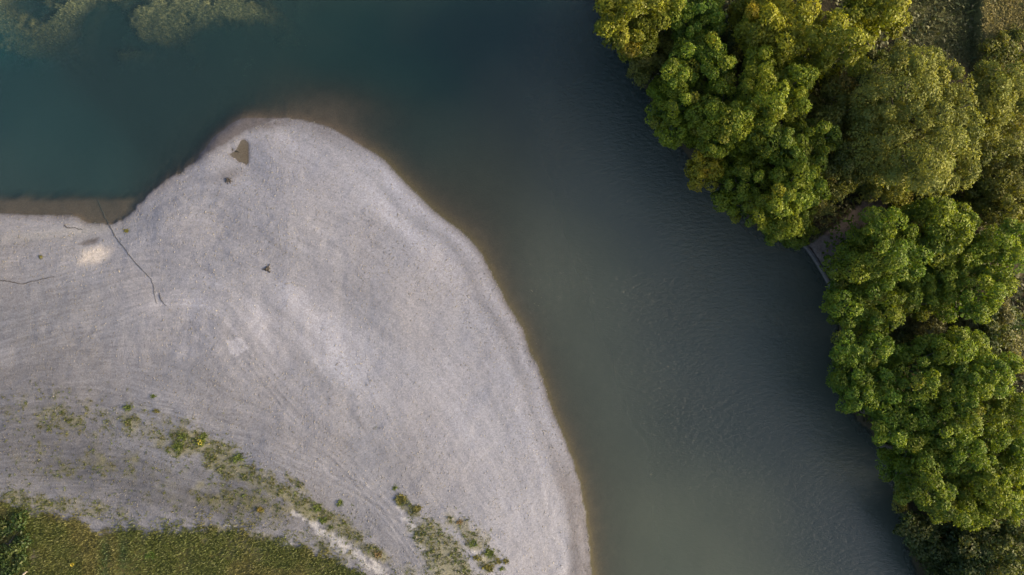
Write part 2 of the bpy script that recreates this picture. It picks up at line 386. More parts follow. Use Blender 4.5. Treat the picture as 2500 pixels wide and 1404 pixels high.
def m_ground():
    b = N('gravel_ground'); pos = b.n('ShaderNodeNewGeometry').outputs['Position']
    col = b.attr('base'); g = b.attr('grain', 'Fac'); rg = b.attr('rough', 'Fac')
    n1 = b.noise(5.5, 3, .7, pos); n2 = b.noise(17, 2, .6, pos)
    vo = b.n('ShaderNodeTexVoronoi', Vector=pos, Scale=9.0)
    sp = b.math('SUBTRACT', b.n('ShaderNodeSeparateColor', i0=vo.outputs['Color']).outputs[0], .5)
    k = b.math('ADD', b.math('MULTIPLY', b.math('SUBTRACT', n1, .5), 1.0), b.math('ADD', b.math('MULTIPLY', b.math('SUBTRACT', n2, .5), .8), b.math('MULTIPLY', sp, .42)))
    f = b.math('ADD', b.math('MULTIPLY', k, g), 1.0)
    f = b.math('MAXIMUM', f, .15)
    cc = b.n('ShaderNodeVectorMath', _operation='SCALE', i0=col, Scale=f).outputs[0]
    hgt = b.math('ADD', b.math('MULTIPLY', n1, .10), b.math('ADD', b.math('MULTIPLY', n2, .05), b.math('MULTIPLY', vo.outputs['Distance'], -.10)))
    bmp = b.n('ShaderNodeBump', Strength=.5, Distance=.35, Height=hgt).outputs[0]
    p = b.n('ShaderNodeBsdfPrincipled', Base__Color=cc, Roughness=rg, Normal=bmp)
    p.inputs['Specular IOR Level'].default_value = .25
    return b.done(p.outputs[0])
def m_water():
    b = N('river_water'); pos = b.n('ShaderNodeNewGeometry').outputs['Position']
    dep = b.attr('depth', 'Fac'); body = b.attr('body')
    al = b.math('SUBTRACT', 1.0, b.math('POWER', 2.718, b.math('MULTIPLY', dep, -1.5)))
    rip = b.attr('ripple', 'Fac')
    mp = b.n('ShaderNodeMapping', Vector=pos, Rotation=(0, 0, math.radians(-52)), Scale=(1.0, 2.1, 1.0)).outputs[0]
    n1 = b.noise(1.5, 3, .6, mp); n2 = b.noise(5.0, 2, .6, mp)
    h = b.math('MULTIPLY', b.math('ADD', n1, b.math('MULTIPLY', n2, .35)), rip)
    bmp = b.n('ShaderNodeBump', Strength=1.0, Distance=.25, Height=h).outputs[0]
    dif = b.n('ShaderNodeBsdfDiffuse', Color=body).outputs[0]
    tr = b.n('ShaderNodeBsdfTransparent', Color=(.93, .97, .95, 1)).outputs[0]
    under = b.n('ShaderNodeMixShader', i0=al, i1=tr, i2=dif).outputs[0]
    gl = b.n('ShaderNodeBsdfGlossy', Color=(1, 1, 1, 1), Roughness=.10, Normal=bmp).outputs[0]
    fr = b.n('ShaderNodeFresnel', IOR=1.40, Normal=bmp).outputs[0]
    top = b.math('SUBTRACT', 1.0, b.n('ShaderNodeNewGeometry').outputs['Backfacing'])
    return b.done(b.n('ShaderNodeMixShader', i0=b.math('MULTIPLY', fr, top), i1=under, i2=gl).outputs[0])
def m_leaf(name, trans=.38, gloss=.03, back=None):
    b = N(name); col = b.attr('base')
    if back is not None:
        bf = b.n('ShaderNodeNewGeometry').outputs['Backfacing']
        col = b.mixc(col, (*back, 1), b.math('MULTIPLY', bf, .4))
    d = b.n('ShaderNodeBsdfDiffuse', Color=col).outputs[0]
    t = b.n('ShaderNodeBsdfTranslucent', Color=b.n('ShaderNodeVectorMath', _operation='MULTIPLY', i0=col, i1=(1.25, 1.15, .5)).outputs[0]).outputs[0]
    m = b.n('ShaderNodeMixShader', i0=trans, i1=d, i2=t).outputs[0]
    g = b.n('ShaderNodeBsdfGlossy', Color=(1, 1, 1, 1), Roughness=.55).outputs[0]
    return b.done(b.n('ShaderNodeMixShader', i0=gloss*.5, i1=m, i2=g).outputs[0])
def m_plain(name, c1, c2, scale=8, rough=.85, bump=.2):
    b = N(name); pos = b.n('ShaderNodeNewGeometry').outputs['Position']
    n = b.noise(scale, 4, .6, pos)
    p = b.n('ShaderNodeBsdfPrincipled', Base__Color=b.mixc((*c1, 1), (*c2, 1), b.ramp(n, .3, .7)), Roughness=rough,
            Normal=b.n('ShaderNodeBump', Strength=bump, Distance=.05, Height=n).outputs[0])
    return b.done(p.outputs[0])
M_G = m_ground(); M_W = m_water()
M_LEAF = m_leaf('leaf_green'); M_SILV = m_leaf('leaf_silver', .3, .025, (.14, .16, .06)); M_GRASS = m_leaf('grass_blade', .3, .04)
M_BARK = m_plain('bark', (.10, .085, .065), (.045, .036, .028), 14, .9, .6)
M_WOODPALE = m_plain('bleached_wood', (.42, .37, .31), (.25, .21, .17), 20, .85, .4)
M_WOODDARK = m_plain('wet_wood', (.05, .042, .036), (.022, .018, .015), 20, .7, .4)
M_CABLE = m_plain('dark_cable', (.055, .05, .048), (.03, .028, .026), 9, .6, .3)
M_STONE = m_plain('edging_stone', (.14, .13, .13), (.085, .078, .075), 6, .85, .5)

# ------------------------------------------------------------------ ground
grain = np.where(GZ > 0, .62, .5); grain = grain*(1-.2*GR)
grain = np.where(SG > 0, .55, grain)
rough = np.clip(.92-.35*wet*(SB > 0), .4, 1)
V = np.stack([GX.ravel(), GY.ravel(), GZ.ravel()], 1)
me = mesh_np('ground', V, grid_faces(len(ax), len(ay)), {'base': COL.reshape(-1, 3), 'grain': grain.ravel(), 'rough': rough.ravel()}, True)
add('ground', me, M_G, kind='structure', label='grey gravel bar with grassy margins, wooded bank and river bed', cat='ground')

# ------------------------------------------------------------------ water
wx = axis(-53, 53, .25, 2500); wy = axis(-31, 31, .25, 2500)
WX, WY = np.meshgrid(wx, wy, indexing='ij'); wpx = WX*PX+1250; wpy = 702-WY*PX
wd = np.maximum(-hz(WX, WY), 0)
xx, yy = wpx/PX, wpy/PX
sky_grey = smooth(60, 560, wpy+.10*(wpx-1250))*smooth(850, 1400, wpx)  # bright sky reflection put into the body colour as a grey gradient
sky_grey = np.maximum(sky_grey, .30*smooth(150, 480, wpy)*smooth(900, 300, wpx))
sky_grey = np.clip(sky_grey+(fbm(xx, yy, .12, 120, 4)-.5)*.35, 0, 1)
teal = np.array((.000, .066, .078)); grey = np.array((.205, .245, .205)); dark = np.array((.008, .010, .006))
body = teal*(1-sky_grey[..., None])+grey*sky_grey[..., None]
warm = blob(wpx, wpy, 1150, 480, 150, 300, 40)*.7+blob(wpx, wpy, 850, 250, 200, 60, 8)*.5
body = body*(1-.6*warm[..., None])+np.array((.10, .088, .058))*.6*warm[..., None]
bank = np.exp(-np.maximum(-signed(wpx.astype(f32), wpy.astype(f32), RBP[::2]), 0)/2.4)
body = body*(1-.8*bank[..., None])+dark*.8*bank[..., None]  # dark tree reflection along the bank painted into the body colour
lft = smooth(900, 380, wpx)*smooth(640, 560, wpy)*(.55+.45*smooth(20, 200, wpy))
body = body*(1-.9*lft[..., None])+np.array((.007, .017, .018))*.9*lft[..., None]  # left water darkened in body colour to damp the sunlit patch
body = body*(.92+.16*fbm(xx*1.4, yy*.8, .25, 124, 4)[..., None])
ripple = .34+.55*smooth(1250, 1500, wpx)*smooth(1100, 600, wpy)*smooth(.3, .6, fbm(xx, yy, .10, 126, 3))+.45*blob(wpx, wpy, 1300, 700, 90, 140, 20)+.6*blob(wpx, wpy, 1500, 250, 220, 220)+.25*blob(wpx, wpy, 1650, 950, 160, 300)
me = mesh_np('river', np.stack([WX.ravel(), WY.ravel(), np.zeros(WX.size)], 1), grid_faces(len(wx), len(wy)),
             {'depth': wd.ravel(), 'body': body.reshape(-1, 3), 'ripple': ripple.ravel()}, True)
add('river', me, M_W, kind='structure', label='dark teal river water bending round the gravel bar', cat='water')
# puddle: a small sheet lying in its hollow
pw = catmull(PUDDLE, 3, True); cx, cy = pw.mean(0)
pv = []
for k_, s_ in enumerate((1.06, .7, .35)):
    q = np.array((cx, cy))+(pw-(cx, cy))*s_
    pv.append(np.stack([(q[:, 0]-1250)/PX, (702-q[:, 1])/PX, np.full(len(q), pud_z)], 1))
pv = np.vstack(pv+[np.array([[(cx-1250)/PX, (702-cy)/PX, pud_z]])]); n = len(pw)
pf = [(k_*n+i, k_*n+(i+1) % n, (k_+1)*n+(i+1) % n, (k_+1)*n+i) for k_ in range(2) for i in range(n)]+[(2*n+i, 2*n+(i+1) % n, 3*n, 3*n) for i in range(n)]
me = bpy.data.meshes.new('puddle'); me.from_pydata([tuple(v) for v in pv], [], [tuple(dict.fromkeys(f)) for f in pf]); me.update()
for nm, val in (('depth', .45), ('ripple', .03)):
    at = me.attributes.new(nm, 'FLOAT', 'POINT'); at.data.foreach_set('value', np.full(len(pv), val, f32))
at = me.attributes.new('body', 'FLOAT_COLOR', 'POINT'); at.data.foreach_set('color', np.tile(np.array((.11, .088, .060, 1), f32), len(pv)))
add('puddle', me, M_W, kind='structure', label='small brown puddle near the tip of the gravel bar', cat='puddle')

# ------------------------------------------------------------------ loose stones over the bar
OCT = np.array([(1,0,0),(0,1,0),(-1,0,0),(0,-1,0),(0,0,1),(0,0,-1)], f32)
OCF = np.array([(0,1,4),(1,2,4),(2,3,4),(3,0,4),(1,0,5),(2,1,5),(3,2,5),(0,3,5)], np.int32)
def stones(n, seed):
    r = np.random.default_rng(seed)
    x = r.uniform(-51, 9, n*3); y = r.uniform(-29.5, 17, n*3)
    sb = samp(SB, x, y); z = hz(x, y); gr = samp(GR, x, y); ps = samp(PS, x, y)
    dens = (.25+.75*smooth(.40, .62, fbm(x+50, y+50, .15, 130, 4))+.6*np.exp(-np.maximum(sb, 0)/2.5))*(gr < .2)*(ps < -.1)
    k = (sb > .02) & (r.random(n*3) < dens*.6); x, y, z = x[k][:n], y[k][:n], z[k][:n]; m = len(x)
    s = .028+.055*r.random(m)**3
    a = r.uniform(0, 6.28, m); e = r.uniform(.55, 1, m)
    v = OCT[None]*(1+.35*(r.random((m, 6, 1))-.5))*np.stack([s, s*e, s*.4], 1)[:, None]
    c, sn = np.cos(a)[:, None], np.sin(a)[:, None]
    V = np.stack([v[..., 0]*c-v[..., 1]*sn+x[:, None], v[..., 0]*sn+v[..., 1]*c+y[:, None], v[..., 2]+(z+s*.2)[:, None]], -1)
    base = samp(COL[..., 1], x, y)*r.uniform(.6, 1.4, m)
    tint = np.stack([base*1.05, base, base*r.uniform(.88, 1.0, m)], 1)
    F = (OCF[None]+6*np.arange(m)[:, None, None]).reshape(-1, 3)
    return mesh_np('stones', V.reshape(-1, 3), F, {'base': np.repeat(np.clip(tint, .02, .7), 6, 0)})
b_ = N('stone'); p_ = b_.n('ShaderNodeBsdfPrincipled', Base__Color=b_.attr('base'), Roughness=.8); M_PEB = b_.done(p_.outputs[0])
add('gravel_stones', stones(26000, 9), M_PEB, kind='stuff', label='loose pale and dark stones scattered over the gravel bar', cat='gravel')

# ------------------------------------------------------------------ blades, tufts and leaves
def blades(x, y, z, L, Wd, col, lean, seed, droop=.35):
    r = np.random.default_rng(seed); n = len(x)
    a = r.uniform(0, 6.28, n); t = lean*(0.35+.9*r.random(n)); dx, dy = np.cos(a), np.sin(a)
    p0 = np.stack([x-dy*Wd, y+dx*Wd, z], 1); p1 = np.stack([x+dy*Wd, y-dx*Wd, z], 1)
    h = L*np.cos(t); o = L*np.sin(t)
    p2 = np.stack([x+dx*o*.55+dy*Wd*.8, y+dy*o*.55-dx*Wd*.8, z+h*.75], 1); p3 = np.stack([x+dx*o*.55-dy*Wd*.8, y+dy*o*.55+dx*Wd*.8, z+h*.75], 1)
    p4 = np.stack([x+dx*o*1.15, y+dy*o*1.15, z+h*(1-droop*.4)], 1)
    V = np.stack([p0, p1, p2, p3, p4], 1).reshape(-1, 3)
    F = (np.array([(0,1,2),(0,2,3),(3,2,4)])[None]+5*np.arange(n)[:, None, None]).reshape(-1, 3)
    return V, F, np.repeat(col, 5, 0)
def pick(n, seed, xr, yr, dens):
    r = np.random.default_rng(seed); x = r.uniform(*xr, n); y = r.uniform(*yr, n)
    k = r.random(n) < dens(x, y); return x[k], y[k]
# meadow grass, bottom left
def dg(x, y): return (samp(GR, x, y)*(samp(SG, x, y) > -.4)+.5*np.exp(-np.abs(samp(SG, x, y))/.7)*(samp(SG, x, y) > -3)*smooth(.4, .6, fbm(x+50, y+50, 1.1, 154, 3)))*(.35+.65*smooth(.35, .6, fbm(x+50, y+50, .7, 140, 3)))
x, y = pick(150000, 21, (-51, -10), (-29.8, -19), dg); n = len(x); r_ = np.random.default_rng(22)
hu = fbm(x+50, y+50, .28, 142, 3); pxv = x*PX+1250
trackg = np.clip(np.exp(-((pxv-275)/14)**2)+np.exp(-((pxv-318)/12)**2), 0, 1)*smooth(-23, -25, y)
cg = np.array((.068, .084, .017)); cy_ = np.array((.104, .100, .028)); cd = np.array((.036, .066, .016))
mixv = smooth(.35, .65, hu)[:, None]; colr = (cg*(1-mixv)+cy_*mixv); colr = colr*(1-.95*trackg[:, None])+cd*.95*trackg[:, None]
colr = colr*r_.uniform(.8, 1.2, (n, 1))
V, F, Cc = blades(x, y, hz(x, y)-.01, (.12+.22*r_.random(n))*(1-.5*trackg), .018+.015*r_.random(n), colr, 1.0, 23)
add('meadow_grass', mesh_np('meadow_grass', V, F, {'base': Cc}), M_GRASS, kind='stuff', label='olive meadow grass along the lower left edge', cat='grass')
# field grass, top right
def df(x, y): return samp(fm, x, y)*(.5+.5*samp(strip, x, y))*(.4+.6*smooth(.35, .6, fbm(x+50, y+50, .9, 144, 3)))
x, y = pick(130000, 24, (35, 62), (19, 40), df); n = len(x)
sv = samp(strip, x, y)[:, None]
colr = (np.array((.055, .066, .018))*(1-sv)+np.array((.165, .145, .045))*sv)*r_.uniform(.5, 1.5, (n, 1))
V, F, Cc = blades(x, y, hz(x, y)-.01, .15+.35*r_.random(n), .02+.015*r_.random(n), colr, 1.1, 25)
add('field_grass', mesh_np('field_grass', V, F, {'base': Cc}), M_GRASS, kind='stuff', label='dry golden and dark grass of the field at the top right', cat='grass')
# weeds on the gravel (the many small ones)
def dw(x, y):
    wd_ = samp(WD, x, y); return np.clip((samp(WDN, x, y)*.42*smooth(.3, .6, fbm(x+50, y+50, 1.6, 150, 3))+.09*smooth(.08, .35, wd_)*smooth(.4, .65, fbm(x+50, y+50, .8, 152, 3))+.028*smooth(.02, .2, wd_)), 0, 1)*(samp(SG, x, y) < 0.3)*(samp(SB, x, y) > 1)
x, y = pick(90000, 26, (-51, 2), (-29.5, -8), dw); n = len(x); kb = 7; print('weeds', n)
tx = np.repeat(x, kb)+rng.normal(0, .045, n*kb); ty = np.repeat(y, kb)+rng.normal(0, .045, n*kb)
ts = np.repeat(.5+1.1*rng.random(n)**1.6, kb)*np.repeat(.62+.25*samp(WDN, x, y), kb); thu = np.repeat(rng.random(n), kb)[:, None]
colr = (np.array((.058, .085, .016))*(1-thu)+np.array((.095, .088, .034))*thu)*rng.uniform(.6, 1.4, (n*kb, 1))
V, F, Cc = blades(tx, ty, hz(tx, ty)-.005, .20*ts*rng.uniform(.6, 1.2, n*kb), .022*ts, colr, 1.25, 27)
add('gravel_weeds', mesh_np('gravel_weeds', V, F, {'base': Cc}), M_GRASS, kind='stuff', label='low green weeds creeping over the lower part of the bar', cat='weeds')
# water weed on the submerged beds
x, y = pick(60000, 28, (-51, -15), (20, 30), lambda x, y: samp(WM, x, y)*.5); n = len(x)
hu = fbm(x+50, y+50, .6, 146, 3)[:, None]
colr = (np.array((.27, .27, .15))*(1-hu)+np.array((.20, .24, .14))*hu)*rng.uniform(.7, 1.2, (n, 1))
V, F, Cc = blades(x, y, hz(x, y), .16+.12*rng.random(n), .03+.03*rng.random(n), colr, 1.5, 29)
V[:, 2] = np.minimum(V[:, 2], -.05)
add('water_weed', mesh_np('water_weed', V, F, {'base': Cc}), M_GRASS, kind='stuff', label='pale green water weed beds under the surface at the top left', cat='water weed')
# undergrowth beneath the trees
def du(x, y):
    return (samp(SR, x, y) > .2)*(1-samp(fm, x, y)*.8)*smooth(.32, .55, fbm(x+50, y+50, .35, 148, 3))*(1-samp(PM, x, y))
PM = polymask(PATH, .3)
x, y = pick(70000, 30, (6, 52), (-30, 30), du); n = len(x)
colr = (np.array((.030, .045, .014))+np.array((.035, .025, .0))*rng.random((n, 1)))*rng.uniform(.5, 1.4, (n, 1))
V, F, Cc = blades(x, y, hz(x, y)+.5*rng.random(n)**2, .25+.3*rng.random(n), .06+.05*rng.random(n), colr, 1.4, 31)
add('undergrowth', mesh_np('undergrowth', V, F, {'base': Cc}), M_GRASS, kind='stuff', label='dark undergrowth on the bank between the trees', cat='undergrowth')

def leaves(P, Nrm, size, col, seed, asp=.55, spread=.55):
    r = np.random.default_rng(seed); n = len(P)
    nn = Nrm+r.normal(0, spread, (n, 3)); nn /= np.linalg.norm(nn, axis=1)[:, None]+1e-9
    t = np.cross(nn, r.normal(0, 1, (n, 3))); t /= np.linalg.norm(t, axis=1)[:, None]+1e-9
    b = np.cross(nn, t); s = size[:, None]
    V = np.stack([P-t*s, P+b*s*asp-nn*s*.15, P+t*s, P-b*s*asp-nn*s*.15], 1).reshape(-1, 3)
    F = np.arange(4*n, dtype=np.int32).reshape(-1, 4)
    return V, F, np.repeat(col, 4, 0)
def tube(pts, rad, seg=6):
    pts = np.array(pts, float); n = len(pts); V = []
    for i in range(n):
        d = pts[min(i+1, n-1)]-pts[max(i-1, 0)]; d /= np.linalg.norm(d)+1e-9
        u = np.cross(d, (0, 0, 1) if abs(d[2]) < .9 else (1, 0, 0)); u /= np.linalg.norm(u); v = np.cross(d, u)
        a = np.arange(seg)/seg*2*math.pi
        V.append(pts[i]+rad[i]*(np.cos(a)[:, None]*u+np.sin(a)[:, None]*v))
    V = np.vstack(V); F = []
    for i in range(n-1):
        for k in range(seg):
            F.append((i*seg+k, i*seg+(k+1) % seg, (i+1)*seg+(k+1) % seg, (i+1)*seg+k))
    return V, np.array(F)
KIND = {  # leaf colour a, b; clump radius; leaf half length; looseness; leaves per clump; material
 'A': ((.060, .120, .010), (.150, .182, .008), .62, .105, .12, 270, M_LEAF),
 'U': ((.068, .124, .008), (.190, .212, .008), .60, .105, .12, 270, M_LEAF),
 'Y': ((.165, .175, .008), (.250, .215, .010), .55, .105, .10, 270, M_LEAF),
 'C': ((.110, .140, .010), (.215, .215, .010), .76, .125, .18, 330, M_LEAF),
 'S': ((.085, .118, .010), (.205, .205, .008), .74, .100, .20, 360, M_SILV),
 'O': ((.075, .100, .016), (.140, .140, .020), .68, .110, .24, 260, M_LEAF),
 'P': ((.105, .115, .046), (.140, .135, .055), .62, .110, .34, 300, M_LEAF),
 'E': ((.030, .060, .016), (.072, .085, .018), .70, .130, .36, 220, M_LEAF),
}
tid = [0]
def tree(label, kind, z0, lobes, name='tree', cat='tree', group=None, trunk=True, flat=1.15, ground=None):
    tid[0] += 1; seed = 500+tid[0]*13; r = np.random.default_rng(seed)
    ca, cb, cr, ls, loose, nl, mat = KIND[kind]; vs = r.uniform(.86, 1.16); cr *= vs; nl = int(nl*vs*vs); ca = np.array(ca); cb = np.array(cb)
    L = np.array(lobes, float); c0 = L[:, :2].mean(0); R0 = max(np.hypot(*(L[:, :2]-c0).T).max(), 1)
    lob = []
    for (px, py, rp) in lobes:
        zt = z0-1.3*(math.hypot(px-c0[0], py-c0[1])/R0)**2*min(R0/90, 1)*(z0/9)+r.normal(0, .75)*(z0/9)
        rm = rp/PX*(H-zt+.4)/H*1.04; zv = zt-.35*rm; x, y = P2W(px, py, zv)
        rv = min(rm*flat, zt*.6); lob.append((float(x), float(y), zt-rv, rm, rv))
    lob = np.array(lob); bx, by = lob[:, 0].mean(), lob[:, 1].mean()
    if ground is not None: bx, by = P2W(*ground)
    bz = float(hz(bx, by))
    if bz < .1:      # walk the foot inland until it stands on the bank
        for s in np.arange(.2, 12, .2):
            if hz(bx+s, by-.15*s) > .25: bx += s; by -= .15*s; break
        bz = float(hz(bx, by))
    root = add(name, None, label=label, cat=cat, group=group, loc=(bx, by, bz))
    off = np.array((bx, by, bz))
    VV, FF, CC = [], [], []; nv = 0
    tone_t = r.uniform(.88, 1.12); hue_t = r.uniform(0, 1)
    cl = []; x0, y0 = (lob[:, :2]-lob[:, 3:4]).min(0); x1, y1 = (lob[:, :2]+lob[:, 3:4]).max(0)
    nc = int(9*(x1-x0)*(y1-y0)/(cr*cr))+60
    cand = np.stack([r.uniform(x0, x1, nc), r.uniform(y0, y1, nc)], 1)
    dd2 = np.hypot(cand[:, None, 0]-lob[None, :, 0], cand[:, None, 1]-lob[None, :, 1])
    dd3 = dd2/np.maximum(lob[None, :, 3]-cr*.40, .15); dd2 = dd2/np.maximum(lob[None, :, 3]*.90-cr*.45, .15)
    env = np.where(dd2 < 1, lob[None, :, 2]+lob[None, :, 4]-1.0*lob[None, :, 4]*(1-np.sqrt(np.clip(1-dd2**2, 0, 1))), -99)
    low = np.where(dd3 < 1, lob[None, :, 2]+lob[None, :, 4]*(.05-.5*dd3**2), -99)       # darker clumps between the domes
    env = np.maximum(env, low)
    bi_ = env.argmax(1); ez = env.max(1); dm = dd2[np.arange(nc), bi_]
    got = np.zeros((0, 3))
    for k in np.where(ez > -50)[0]:
        q = np.array((cand[k, 0], cand[k, 1], ez[k]-cr*.5+r.normal(0, .30)))
        if len(got) and ((got[:, :2]-q[:2])**2).sum(1).min() < (cr*r.uniform(1.2, 1.6))**2: continue
        got = np.vstack([got, q]); cl.append((q, None))
    for k in np.where((ez > -50) & (dd3.min(1) > .62))[0][::3]:        # the flanks below the rim
        j = bi_[k]; a_ = math.atan2(cand[k, 1]-lob[j, 1], cand[k, 0]-lob[j, 0])
        q = np.array((lob[j, 0]+math.cos(a_)*(lob[j, 3]-cr*.5), lob[j, 1]+math.sin(a_)*(lob[j, 3]-cr*.5), lob[j, 2]+lob[j, 4]*r.uniform(-.75, .35)))
        if (((got-q)**2).sum(1)).min() < (cr*1.2)**2: continue
        got = np.vstack([got, q]); cl.append((q, None))
    for q, dd in cl:
        n = int(nl*r.uniform(.8, 1.2)); cz = 1-1.3*r.random(n); ph = r.uniform(0, 6.283, n); sn = np.sqrt(np.maximum(1-cz*cz, 0))
        d = np.stack([sn*np.cos(ph), sn*np.sin(ph), cz], 1)
        rad = cr*r.uniform(.72, 1.22)*(1-.22*r.random(n)**2+loose*r.normal(0, .5, n))
        kk = r.normal(0, 4.5, (2, 3)); f_ = r.uniform(0, 6.28, 2); lump = 1+.10*np.sin(d@kk[0]+f_[0])+.10*np.sin(d@kk[1]+f_[1])
        st_ = r.uniform(.8, 1.25); th_ = r.uniform(0, 3.14); dx_, dy_ = d[:, 0]*st_, d[:, 1]/st_
        d2 = np.stack([dx_*math.cos(th_)-dy_*math.sin(th_), dx_*math.sin(th_)+dy_*math.cos(th_), d[:, 2]*r.uniform(.7, 1.05)], 1)
        P = q+d2*(rad*lump)[:, None]; d = d2
        h_ = np.clip(hue_t*.5+.5*r.random()+r.normal(0, .18, n), 0, 1)[:, None]
        col = (ca*(1-h_)+cb*h_)*tone_t*r.uniform(.82, 1.15)*(np.array((1.22, .98, 1.1)) if r.random() < .04 else 1.0)*r.uniform(.72, 1.28, (n, 1))
        Vv, Ff, Cl = leaves(P, d*.75+np.array((0, 0, .5)), ls*r.uniform(.7, 1.3, n), col, int(r.integers(1e9)))
        VV.append(Vv); FF.append(Ff+nv); CC.append(Cl); nv += len(Vv)
    # inner foliage, leaf colour darkened so the gaps look shaded
    for (x, y, zc, rm, rv) in lob:
        n = int(85*rm*rm); d = r.normal(0, 1, (n, 3)); d /= np.linalg.norm(d, axis=1)[:, None]
        P = np.array((x, y, zc))+d*np.array((rm, rm, rv))*(r.random((n, 1))**.4)*.6; P[:, 2] -= r.random(n)*rv*.9
        P[:, 2] = np.maximum(P[:, 2], bz+.3)
        col = ca*tone_t*r.uniform(.6, 1.1, (n, 1))
        Vv, Ff, Cl = leaves(P, np.tile((0, 0, 1.), (n, 1)), ls*1.35*r.uniform(.7, 1.3, n), col, int(r.integers(1e9)), spread=.9)
        VV.append(Vv); FF.append(Ff+nv); CC.append(Cl); nv += len(Vv)
    # low foliage down to the bank, added to stop sun leaking under the crowns
    for (x, y, zc, rm, rv) in lob:
        n = int(55*rm*rm); a_ = r.uniform(0, 6.283, n); q_ = rm*np.sqrt(r.random(n))*.9
        P = np.stack([x+q_*np.cos(a_), y+q_*np.sin(a_), bz+.3+(zc-bz-.3)*r.random(n)], 1)
        k_ = (P[:, 2] < zc-.1*rv) & (hz(P[:, 0], P[:, 1]) > .05); P = P[k_]; n = len(P)
        if n:
            Vv, Ff, Cl = leaves(P, np.tile((0, 0, 1.), (n, 1)), ls*2.0*r.uniform(.7, 1.3, n), ca*tone_t*r.uniform(.6, 1.1, (n, 1)), int(r.integers(1e9)), spread=1.2)
            VV.append(Vv); FF.append(Ff+nv); CC.append(Cl); nv += len(Vv)
    V = np.vstack(VV)-off
    add('crown', mesh_np('crown', V, np.vstack(FF), {'base': np.clip(np.vstack(CC), .004, .5)}), mat, root)
    # trunk and a limb into every lobe
    top = np.array((lob[:, 0].mean(), lob[:, 1].mean(), max(bz+.5, lob[:, 2].mean()-.2)))-off
    rad0 = .05+.022*z0
    kn = [np.array((0, 0, -.25)), top*.35+np.array((r.normal(0, .12), r.normal(0, .12), 0)), top*.7+np.array((r.normal(0, .12), r.normal(0, .12), 0)), top]
    Vt, Ft = tube(kn, [rad0*1.35, rad0, rad0*.7, rad0*.35])
    t_o = add('trunk', mesh_np('trunk', Vt, Ft, smooth_sh=True), M_BARK, root)
    for (x, y, zc, rm, rv) in lob:
        e = np.array((x, y, zc+rv*.35))-off; s = kn[1]*.4+kn[2]*.6
        md = s*.5+e*.5+np.array((r.normal(0, .1), r.normal(0, .1), -.25))
        Vt, Ft = tube([s, md, e], [rad0*.5, rad0*.3, rad0*.1], 5)
        add('limb', mesh_np('limb', Vt, Ft, smooth_sh=True), M_BARK, t_o)
    return root

